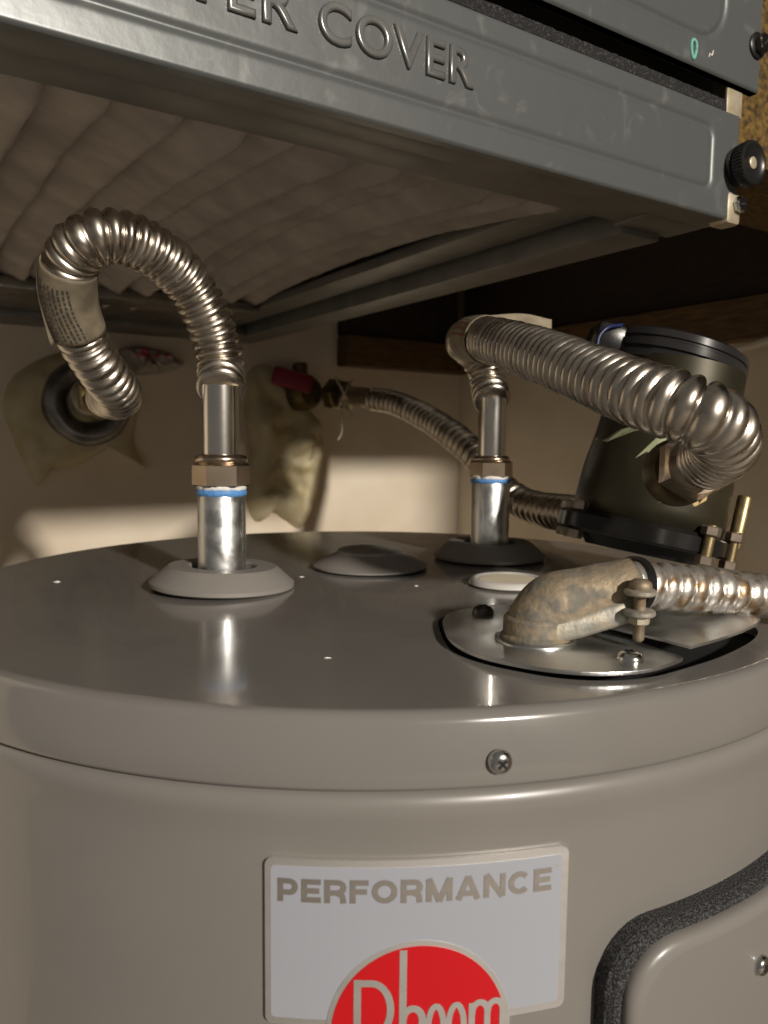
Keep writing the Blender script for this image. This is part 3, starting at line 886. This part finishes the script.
mb = MB(); sweep(mb, spline([at(339, 404, 0.955), at(341, 420, 0.952), at(342, 432, 0.952), at(338, 440, 0.952)], 6), 0.0009, 8); mb.build('tie_wire', M['wire'], dh, True)
# wall valve
vv = at(300, 392, 1.03)
wv = thing('wall_valve', 'tarnished brass shut-off valve with red lever on the cream wall', 'valve', wallp(vv.dot(A), WB, vv.z))
mb = MB(); sweep(mb, [wallp(vv.dot(A), WB, vv.z), wallp(vv.dot(A), WB - 0.05, vv.z)], 0.016, 24); mb.build('inlet_pipe', M['valve_brass'], wv, True, 40)
mb = MB().lathe([(0.015, -0.03), (0.022, -0.022), (0.026, 0.0), (0.022, 0.022), (0.016, 0.032)], vv + kx * 0.0, kx, 28); mb.build('valve_body', M['valve_brass'], wv, True, 40)
mb = MB().lathe([(0.010, 0), (0.010, 0.022), (0.007, 0.024)], vv + Z * 0.015, Z, 20); mb.build('stem', M['valve_brass'], wv, True, 40)
lv = at(273, 374, 0.985)
lx = (at(313, 385, 0.995) - lv).normalized()
ly = Z.cross(lx).normalized(); lz = lx.cross(ly)
MB().box(lv - lz * 0.012, lx, ly, lz, (0.052, 0.022, 0.024)).build('lever', M['red'], wv, bevel=0.004, smooth=True, auto=50)

# ring flange on the wall at the other hose
rc = at(86, 403, 0.90); ra, rz_ = rc.dot(A), rc.z
rn = -B
o_ = wallp(ra, WB, rz_)
mb = MB().lathe([(0.022, 0.006), (0.049, 0.004), (0.0505, 0.010), (0.049, 0.018), (0.043, 0.026), (0.036, 0.027), (0.028, 0.022), (0.0225, 0.015), (0.022, 0.006)], o_ + rn * 0.004, rn, 56, False, False)
tag(mb.build('pipe_flange', M['ring'], None, True, 50), 'dark round steel ring set in yellow foam on the wall', 'flange')

# spray foam lumps on the wall
def wallfn(a, z, h): return wallp(a, WB - h, z)
def wpx(x, y):
    r = ray(x, y); t = (WB - CO.dot(B)) / r.dot(B); p = CO + r * t
    return (p.dot(A), p.z)
o1 = [wpx(*q) for q in ((62, 352), (100, 348), (130, 372), (138, 410), (134, 440), (146, 470), (128, 455), (112, 446), (100, 452), (84, 462), (60, 470), (40, 470), (37, 486), (27, 470), (14, 440), (3, 408), (10, 380), (34, 362))]
tag(blob('spray_foam', M['foam'], None, o1, wallfn, 0.016, seed=2.0, rough=0.5, edge=0.35), 'yellowed spray foam with drips around the dark wall ring', 'foam')
o2 = [wpx(*q) for q in ((248, 372), (272, 366), (300, 400), (318, 425), (318, 470), (312, 505), (300, 528), (284, 520), (270, 512), (256, 522), (246, 500), (250, 450), (244, 410))]
tag(blob('spray_foam', M['foam'], None, o2, wallfn, 0.030, seed=5.0, rough=0.7, edge=0.5, nscale=22), 'tall ragged strip of spray foam below the red-levered valve', 'foam')
for i, pts in enumerate((((268, 470), (280, 440), (285, 420)), ((262, 500), (276, 470), (283, 450)), ((300, 505), (296, 520), (292, 534)))):
    pass
# plastic scrap hung on the wall
o3 = [wpx(*q) for q in ((118, 350), (135, 346), (160, 350), (178, 358), (184, 364), (172, 371), (150, 375), (130, 374), (121, 364))]
tag(blob('plastic_wrapper', M['scrap'], None, o3, wallfn, 0.018, seed=9.0, rough=1.2, edge=0.6, nscale=70), 'crumpled clear plastic wrapper with pink print on the wall behind the arching hose', 'wrapper')
# cable under the timber on the right wall
def rpx(x, y, off=0.004):
    r = ray(x, y); t = (WR - off - CO.dot(A)) / r.dot(A); return CO + r * t
mb = MB(); sweep(mb, spline([rpx(640, 362, 0.034), rpx(700, 357, 0.034), rpx(730, 351, 0.034), rpx(768, 341, 0.034), rpx(830, 320, 0.034), rpx(900, 290, 0.034)], 8), 0.0042, 14)
tag(mb.build('cable', M['cable'], None, True), 'thin off-white cable running along the underside of the timber', 'cable')

# ------------------------------------------------------------------ wiring plates, elbow and conduit on the lid
zp = 0.0016
pl1 = [(30, -128), (30, -148), (33, -160), (38, -170), (45, -177), (53, -183), (62, -187.5), (73, -190), (84, -189), (94, -185), (103, -178), (108, -173.5), (109, -172), (109.2, -171), (108.5, -168), (88, -120), (74, -88), (60, -86), (46, -92), (36, -102), (31, -115)]
cp = thing('wiring_cover_plate', 'rounded zinc cover plate under the conduit elbow on the tank lid', 'cover plate', Vector((0.07, -0.14, zp)))
o = MB().prism(chaikin([Vector((x / 1000, y / 1000, zp)) for x, y in pl1]), Vector((0, 0, 0.0014))).build('plate', M['plate'], cp, bevel=0.0003)
MB().lathe([(0.0150, 0), (0.0150, 0.0008), (0.0138, 0.0013), (0.0128, 0.0008), (0.0128, 0)], Vector((0.0625, -0.1490, zp + 0.0014)), Z, 40, False, False).build('knockout_rim', M['plate'], cp, True)
sp = on_z(630, 660, zp + 0.0014)
h1 = pan_screw('screw', sp, Z, 0.0046, 0.0032, M['screw'], cp); drive(sp, Z, 0.0032, 0.0033, h1, 0.3)
sp = on_z(483, 614, zp + 0.0014)
h2 = pan_screw('screw', sp, Z, 0.0046, 0.0038, M['screw_dark'], cp, 'dark screw standing slightly proud'); drive(sp, Z, 0.0032, 0.0039, h2, 0.3)
# second plate, tipped and lapping over
pl2 = [(80, -124, 2), (106, -161, 2.4), (111, -173, 3.0), (124, -165, 3.6), (137, -156, 4.4), (146, -148, 5.0), (151.5, -141, 5.4), (152.5, -135, 5.6), (148, -127, 5.6), (137, -118, 5), (118, -110, 4), (95, -104, 2.6)]
mb = MB(); mb.prism([Vector((x / 1000, y / 1000, zp + 0.0016 + z / 1000)) for x, y, z in pl2], Vector((0, 0, 0.0010)))
p2 = mb.build('wiring_cover_plate', M['plate'], None)
tag(p2, 'bent loose zinc plate tipped up beneath the corrugated conduit', 'cover plate')
# white plug
wc = on_z(508, 585, 0.0); wc.z = 0
wp = thing('plug_cap', 'flat white plastic plug with cream centre on the lid behind the elbow', 'plug', wc)
MB().lathe([(0.0200, 0.0003), (0.0211, 0.0012), (0.0203, 0.0030), (0.0182, 0.0042), (0.0170, 0.0040), (0.0158, 0.0028), (0.0005, 0.0026)], wc, Z, 56).build('rim', M['white_plastic'], wp, True, 40)
MB().lathe([(0.0156, 0.0027), (0.0154, 0.0034), (0.0005, 0.0036)], wc, Z, 48).build('centre_disc', M['cream_plastic'], wp, True, 40)
# conduit elbow
eb = Vector((0.0625, -0.1490, zp + 0.0014))
c0_ = at(634, 585, 0.289); c1_ = at(768, 596, 0.318)
cdx = (c1_ - c0_).normalized()
el = thing('conduit_elbow', 'weathered rust-stained right-angle conduit clamp elbow on the zinc plate', 'conduit elbow', eb)
up0 = Vector((0, 0, 1))
corner = Vector((eb.x, eb.y, c0_.z))
b0, b1, b2, b3 = eb + up0 * 0.0008, eb + up0 * 0.0130, eb + up0 * 0.0150 + cdx * 0.008, c0_
path = [b0 * (1 - t) ** 3 + b1 * (3 * t * (1 - t) ** 2) + b2 * (3 * t * t * (1 - t)) + b3 * t ** 3 for t in [k / 40 for k in range(41)]]
pp, L_ = resample(path, 0.0012)
n_ = len(pp)
def erad(i, a):
    f = i / (n_ - 1)
    base_r = 0.0112 if f < 0.3 else 0.0112 - 0.0008 * (f - 0.3) / 0.7
    if 0.1 < f < 0.6: base_r += 0.0010 * math.sin((f - 0.1) / 0.5 * PI) ** 2
    return base_r * (1 + 0.02 * noise.noise(Vector((f * 9, math.cos(a) * 2, math.sin(a) * 2))))
mb = MB(); sweep(mb, pp, erad, 32); mb.build('elbow_shell', M['rusty'], el, True, 60)
MB().lathe([(0.0124, -0.0004), (0.0130, 0.0006), (0.0130, 0.0020), (0.0120, 0.0030), (0.0119, 0.0084), (0.0112, 0.0092)], eb, Z, 40).build('base_flange', M['rusty'], el, True, 40)
# lower clamp saddle below the shell, from the throat to the clamp screw
side = Z.cross(cdx).normalized()                          # points away from the camera's right
if side.dot(FW) > 0: side = -side                         # towards the room
m0 = eb + up0 * 0.0075 + cdx * 0.004
s_pts = []
mb = MB()
rr = []
for (f, zc_, hz, wd) in ((0.0, 0.0065, 0.0055, 0.0116), (0.3, 0.0088, 0.0054, 0.0121), (0.62, 0.0126, 0.0058, 0.0119), (0.86, 0.0156, 0.0060, 0.0117), (0.9, 0.0160, 0.0052, 0.0110)):
    c_ = Vector((eb.x, eb.y, eb.z)) + (Vector((c0_.x, c0_.y, eb.z)) - eb) * f + up0 * (zc_ - 0.0015)
    ring = []
    for i in range(24):
        a = 2 * PI * i / 24
        ca_, sa_ = math.cos(a), math.sin(a)
        sx = math.copysign(abs(ca_) ** 0.6, ca_); sz = math.copysign(abs(sa_) ** 0.6, sa_)
        ring.append(c_ + side * (wd * sx) + up0 * (hz * sz))
    rr.append(ring)
mb.rings(rr)
mb.build('clamp_saddle', M['casting'], el, True, 60)
# clamp ears and screw
cs = c0_ - cdx * 0.0080 + side * 0.0122
for dz_ in (0.0, -0.0075):
    mb = MB(); mb.lathe([(0.0050, -0.0010), (0.0056, -0.0004), (0.0056, 0.0008), (0.0049, 0.0013)], cs + up0 * (dz_ - 0.001), Z, 24); mb.build('clamp_ear', M['casting'], el, True, 40)
cb = MB().lathe([(0.0038, 0.0004), (0.0041, 0.0012), (0.0037, 0.0027), (0.0024, 0.0037), (0.0004, 0.0040)], cs, Z, 24).build('clamp_screw', M['bolt_rust'], el, True, 50)
MB().lathe([(0.0010, -0.0190), (0.0020, -0.0180), (0.0021, 0.001)], cs, Z, 16).build('screw_shank', M['bolt_rust'], cb, True, 50)
mb = MB(); hexprism(mb, cs - up0 * 0.0124, Z, 0.0040, 0.0034, 0.3); mb.build('hex_nut', M['casting'], cb, True, 20)
# slot with the pale screw end on the elbow's heel
ht = (at(528, 626, depth(eb)) - at(560, 622, depth(eb))).normalized()
hp = at(527, 626, depth(eb) - 0.006)
MB().lathe([(0.0034, -0.006), (0.0036, -0.0012), (0.0030, -0.0006), (0.0012, -0.0004)], hp, ht, 20).build('heel_slot', M['gap'], el, True, 40)
MB().lathe([(0.0016, -0.006), (0.0018, 0.0012), (0.0010, 0.0020)], hp, (ht - FW * 0.5).normalized(), 16).build('heel_screw', M['white_metal'], el, True, 40)
tp = at(580, 566, depth(eb) + 0.004)
# conduit
cd = corrugated('metal_conduit', [c0_ - cdx * 0.004, c0_.lerp(c1_, 0.5) + up0 * 0.0003, c1_, c1_ + cdx * 0.07 + up0 * 0.001, c1_ + cdx * 0.16 + up0 * 0.004], 0.0072, 0.0093, 0.0074, M['conduit'], None, 36, 12, True, 0.55)
tag(cd, 'rust-stained spiral metal conduit clamped into the elbow', 'conduit')
mb = MB(); sweep(mb, [c0_ - cdx * 0.0015, c0_ + cdx * 0.0012], 0.0108, 36); mb.build('end_bushing', M['blk'], el, True, 40)

# ------------------------------------------------------------------ furnace
fz = thing('furnace', 'grey steel furnace cabinet with embossed cover panel over the water heater', 'furnace', fur(-0.35, 0.33, 0.0))
UL = -0.62                                                   # left end, out of the frame
def fbox(name, u0, u1, v0, v1, w0, w1, material, parent=fz, bevel=0.0006, bseg=2):
    return MB().box(fur(u0, v0, w0), A, B, Z, (u1 - u0, v1 - v0, w1 - w0)).build(name, material, parent, bevel=bevel, smooth=bevel > 0, auto=35, bseg=bseg)
# cover panel with an embossed border: a grid skin whose profile is pressed in along the border line
def panel_skin(name, u0, u1, w0, w1, border, br, depth_, material, parent, v0=0.0, thick=0.004, wid=0.0016, inside=0.0):
    bu0, bu1, bw0, bw1 = border
    def dist(u, w):
        cx, cy = (bu0 + bu1) / 2, (bw0 + bw1) / 2
        qx, qy = abs(u - cx) - (bu1 - bu0) / 2 + br, abs(w - cy) - (bw1 - bw0) / 2 + br
        return math.hypot(max(qx, 0), max(qy, 0)) + min(max(qx, qy), 0) - br
    us = []
    u = u0
    while u < u1 - 1e-6:
        us.append(u); u += 0.0009 if u > -0.06 or u < -0.5 else 0.004
    us.append(u1)
    nw = int((w1 - w0) / 0.0007)
    ws = [w0 + (w1 - w0) * i / nw for i in range(nw + 1)]
    mb = MB(); verts = []; faces = []
    for w in ws:
        for u in us:
            d = dist(u, w)
            g = depth_ * math.exp(-(d / wid) ** 2) - (inside if d < 0 else 0) * min(1, -d / 0.002)
            e = min(u - u0, u1 - u, w - w0, w1 - w)
            rnd_ = 0.0012 * max(0, 1 - e / 0.0012) ** 2
            verts.append(fur(u, v0 + g + rnd_, w))
    n = len(us)
    for j in range(len(ws) - 1):
        for i in range(n - 1):
            faces.append((j * n + i, j * n + i + 1, (j + 1) * n + i + 1, (j + 1) * n + i))
    mb.add(verts, faces)
    mb.box(fur(u0, v0 + 0.0012, w0), A, B, Z, (u1 - u0, thick, w1 - w0))
    return mb.build(name, material, parent, True, 40, recalc=False)
pn = panel_skin('filter_cover', UL, 0.0125, 0.0, 0.0570, (-0.60, -0.0120, 0.0134, 0.0455), 0.006, 0.0011, M['panel'], fz)
pn['label'] = 'scuffed grey cover panel with embossed lettering'
def ft(x, y, z): return fur(x, -z * 1.0 - 0.0001, y)
for (word, ua, ub) in (('FILTER', -0.3360, -0.2615), ('COVER', -0.2530, -0.1785)):
    me = text_mesh(word, 0.02, extrude=0.0007, bevel=0.0009, offset=-0.0003, bres=3, spacing=1.12)
    lt = place_text('lettering', me, pn, M['panel_letter'], ua, ub, ft, 0.0238, 0.0155)
    for p in lt.data.polygons: p.use_smooth = True
# knob, bracket, screw at the panel's end
kc = fur(0.0105, 0.0, 0.0285)
kb = MB(); rr = []
kn = -B
kx_, ky_ = A, Z
for (h, r, amp) in ((0.0004, 0.0105, 0), (0.003, 0.0112, 0), (0.0040, 0.0095, 0), (0.0045, 0.0112, 1), (0.0100, 0.0118, 1), (0.0108, 0.0112, 0.5), (0.0110, 0.0100, 0), (0.0098, 0.0086, 0), (0.0095, 0.004, 0)):
    rr.append([kc + kn * h + (kx_ * math.cos(2 * PI * i / 120) + ky_ * math.sin(2 * PI * i / 120)) * (r + (0.0003 * amp if i % 3 == 0 else -0.0003 * amp if i % 3 == 1 else 0)) for i in range(120)])
kb.rings(rr)
kk = kb.build('thumb_knob', M['knob'], fz, True, 40); kk['label'] = 'black knurled thumb knob'
MB().lathe([(0.0032, 0.009), (0.0032, 0.0104), (0.0024, 0.0108), (0.0003, 0.0106)], kc, kn, 24).build('knob_pin', M['white_metal'], kk, True, 40)
fbox('end_bracket', 0.004, 0.0165, -0.0008, 0.012, -0.0022, 0.0155, M['white_metal'], bevel=0.0024)
sb = fur(0.0125, -0.0008, 0.0085)
mb = MB(); hexprism(mb, sb, kn, 0.0046, 0.0036, 0.2); hx = mb.build('hex_screw', M['screw'], fz, True, 20)
drive(sb, kn, 0.0040, 0.0037, hx, 0.25, False, fx=(A + Z * 0.2))
# bottom frame: front lip, ledge, side rail, back rail
fbox('front_lip', UL, 0.0125, 0.0014, 0.020, 0.0001, 0.004, M['frame'], bevel=0.0012)
fbox('front_ledge', UL, -0.036, 0.020, 0.0425, 0.0015, 0.012, M['frame'])
fbox('corner_block', -0.036, 0.0125, 0.020, 0.046, 0.0001, 0.012, M['frame'], bevel=0.0012)
fbox('side_rail', -0.0300, 0.004, 0.044, 0.665, -0.0035, 0.02, M['frame'], bevel=0.0012)
fbox('side_ledge', -0.0700, -0.0380, 0.0430, 0.60, 0.008, 0.016, M['frame'])
fbox('rear_rail', UL, -0.030, 0.600, 0.665, -0.004, 0.012, M['frame'], bevel=0.0012)
fbox('rear_ledge', UL, -0.070, 0.470, 0.600, 0.002, 0.012, M['rail'], bevel=0.001)
# cabinet body above, inner roof behind the filter
fbox('cabinet_shell', UL, 0.0040, 0.0400, 0.685, 0.060, 0.75, M['frame'], bevel=0)
fbox('light_gap_filler', 0.0042, 0.0262, 0.012, 0.042, 0.0580, 0.32, M['frame'], bevel=0)  # filler added to close the gap where light came through beside the shell
fbox('side_panel', -0.004, 0.004, 0.044, 0.685, 0.020, 0.062, M['frame'], bevel=0)
fbox('rear_panel', UL, -0.004, 0.667, 0.690, 0.0, 0.062, M['frame'], bevel=0)
# foam strip and upper door
gs = MB()
us = [UL + (0.0 - UL) * i / 220 for i in range(221)]
rr = []
for u in us:
    j = lambda s: 0.0006 * noise.noise(Vector((u * 260, s, 0)))
    rr.append([fur(u, 0.0035 + j(1), 0.0565), fur(u, 0.0005 + j(2), 0.0568), fur(u, 0.0006 + j(3), 0.0625 + j(4)), fur(u, 0.0045, 0.0635 + j(5))])
gs.rings(rr)
gsk = gs.build('foam_strip', M['strip_foam'], fz); gsk['label'] = 'black foam strip between the panels'
ud = panel_skin('upper_door', UL, 0.0272, 0.0722, 0.32, (-0.60, -0.0075, 0.0880, 0.31), 0.022, 0.0011, M['panel'], fz, v0=-0.001, thick=0.004)
fbox('door_return_shade', UL, 0.0272, 0.0002, 0.0050, 0.0722, 0.0745, M['gap'], bevel=0)
bc = fur(0.0222, -0.001, 0.0960)
mb = MB().lathe([(0.0068, 0.0), (0.0070, 0.0012), (0.0055, 0.0020)], bc, kn, 28); bw = mb.build('door_bolt', M['knob'], fz, True, 40)
mb = MB(); hexprism(mb, bc + kn * 0.0018, kn, 0.0052, 0.0042, 0.1); mb.build('bolt_head', M['screw_dark'], bw, True, 20)
drive(bc + kn * 0.0018, kn, 0.0045, 0.0043, bw, 0.28, False, fx=(A + Z))
# teal paint mark (a loop) on the door
mk = []
for i in range(25):
    a = 2 * PI * i / 24
    mk.append(fur(-0.0330 + 0.0021 * math.cos(a) + 0.0004 * math.sin(2 * a), -0.0012, 0.0795 + 0.0046 * math.sin(a)))
mb = MB(); sweep(mb, mk, 0.0009, 8); mb.build('paint_mark', M['teal'], ud, True)
mk = [fur(-0.0200 + 0.0009 * i, -0.0011, 0.0790 + 0.0012 * math.sin(i * 1.7) + i * 0.0009) for i in range(5)]
mb = MB(); sweep(mb, mk, 0.0003, 8); mb.build('scratch_mark', M['dust'], ud, True)
# pale flashing tab between door and panel
fbox('flashing_tab', 0.001, 0.0150, 0.0010, 0.0030, 0.0560, 0.0700, M['white_metal'])

# pleated filter inside the frame
ff = MB()
NU, NV = 760, 100
u0, u1, v0, v1 = -0.60, -0.0725, 0.0350, 0.545
verts = []
PITCH = 0.0268
for j in range(NV + 1):
    v = v0 + (v1 - v0) * j / NV
    s = (v - v0) / (v1 - v0)
    for i in range(NU + 1):
        u = u0 + (u1 - u0) * i / NU
        wob = 0.0030 * noise.noise(Vector((u * 12, v * 9, 1.3))) + 0.0016 * noise.noise(Vector((u * 40, v * 30, 4.3)))
        x = (u + wob + 0.0180) / PITCH
        fr_ = x - math.floor(x)
        k = math.floor(x)
        bulge = (0.25 + 0.75 * fr_ ** 0.8) * min(1.0, (1 - fr_) / 0.13) ** 0.8          # scallop with one steep side
        amp = 0.0165 * (1 + 0.25 * math.sin(k * 2.3))
        tucked = min(1, s / 0.04, (1 - s) / 0.05) 
        arch = 0.017 * math.sin(PI * s) ** 0.8
        fine = 0.0005 * noise.noise(Vector((u * 160, v * 160, 0)))
        w = 0.0165 + arch - amp * bulge * (0.5 + 0.5 * tucked) + fine
        verts.append(fur(u, v, w))
faces = [(j * (NU + 1) + i, (j + 1) * (NU + 1) + i, (j + 1) * (NU + 1) + i + 1, j * (NU + 1) + i + 1) for j in range(NV) for i in range(NU)]
ff.add(verts, faces)
fo = ff.build('air_filter', M['filter'], None, True, recalc=False)
sm = fo.modifiers.new('thickness', 'SOLIDIFY'); sm.thickness = 0.003; sm.offset = 1
tag(fo, 'dusty brown pleated air filter seen from below inside the furnace frame', 'filter')

# yellow insulation beside the furnace door, unseen part stretched right to shade the walls
ins = MB(); rr = []
for j in range(61):
    w = 0.045 + (0.45 - 0.045) * j / 60
    ring = []
    for i in range(17):
        t = (i / 16) ** 2
        u = 0.0430 + 0.309 * t + 0.002 * noise.noise(Vector((w * 60, t * 3, 7)))
        v = 0.024 - 0.010 * math.sin(PI * t) ** 0.5 + 0.004 * noise.noise(Vector((w * 110, t * 9, 2)))
        ring.append(fur(u, v, w))
    for i in range(17):
        t = 1 - i / 16
        ring.append(fur(0.0060 + 0.346 * t, 0.10, w))
    rr.append(ring)
ins.rings(rr)
tag(ins.build('insulation_batt', M['fibreglass'], None, True, 60), 'yellow fibreglass insulation batt beside the furnace door', 'insulation')

# flecks of plaster on the lid
for i, (x, y, s) in enumerate(((57, 582, 1.0), (327, 658, 0.6), (301, 577, 0.7), (416, 586, 0.7))):
    p = on_z(x, y, 0)
    mb = MB()
    n = 7
    ring = [p + Vector((math.cos(2 * PI * k / n) * 0.0021 * s * (1 + 0.5 * math.sin(k * 2.1 + i)), math.sin(2 * PI * k / n) * 0.0014 * s * (1 + 0.4 * math.cos(k * 1.7)), 0.00005)) for k in range(n)]
    mb.add(ring + [p + Vector((0, 0, 0.0007 * s))], [(k, (k + 1) % n, n) for k in range(n)] + [tuple(range(n - 1, -1, -1))])
    tag(mb.build('plaster_fleck', M['dust'], None, True), ('tiny white plaster fleck on the lid near the cream wall', 'tiny white plaster fleck on the bare front of the lid',
        'tiny white plaster fleck between the taped grommet and the domed cap', 'tiny white plaster fleck in front of the domed cap')[i], 'fleck', 'plaster flecks on the lid')
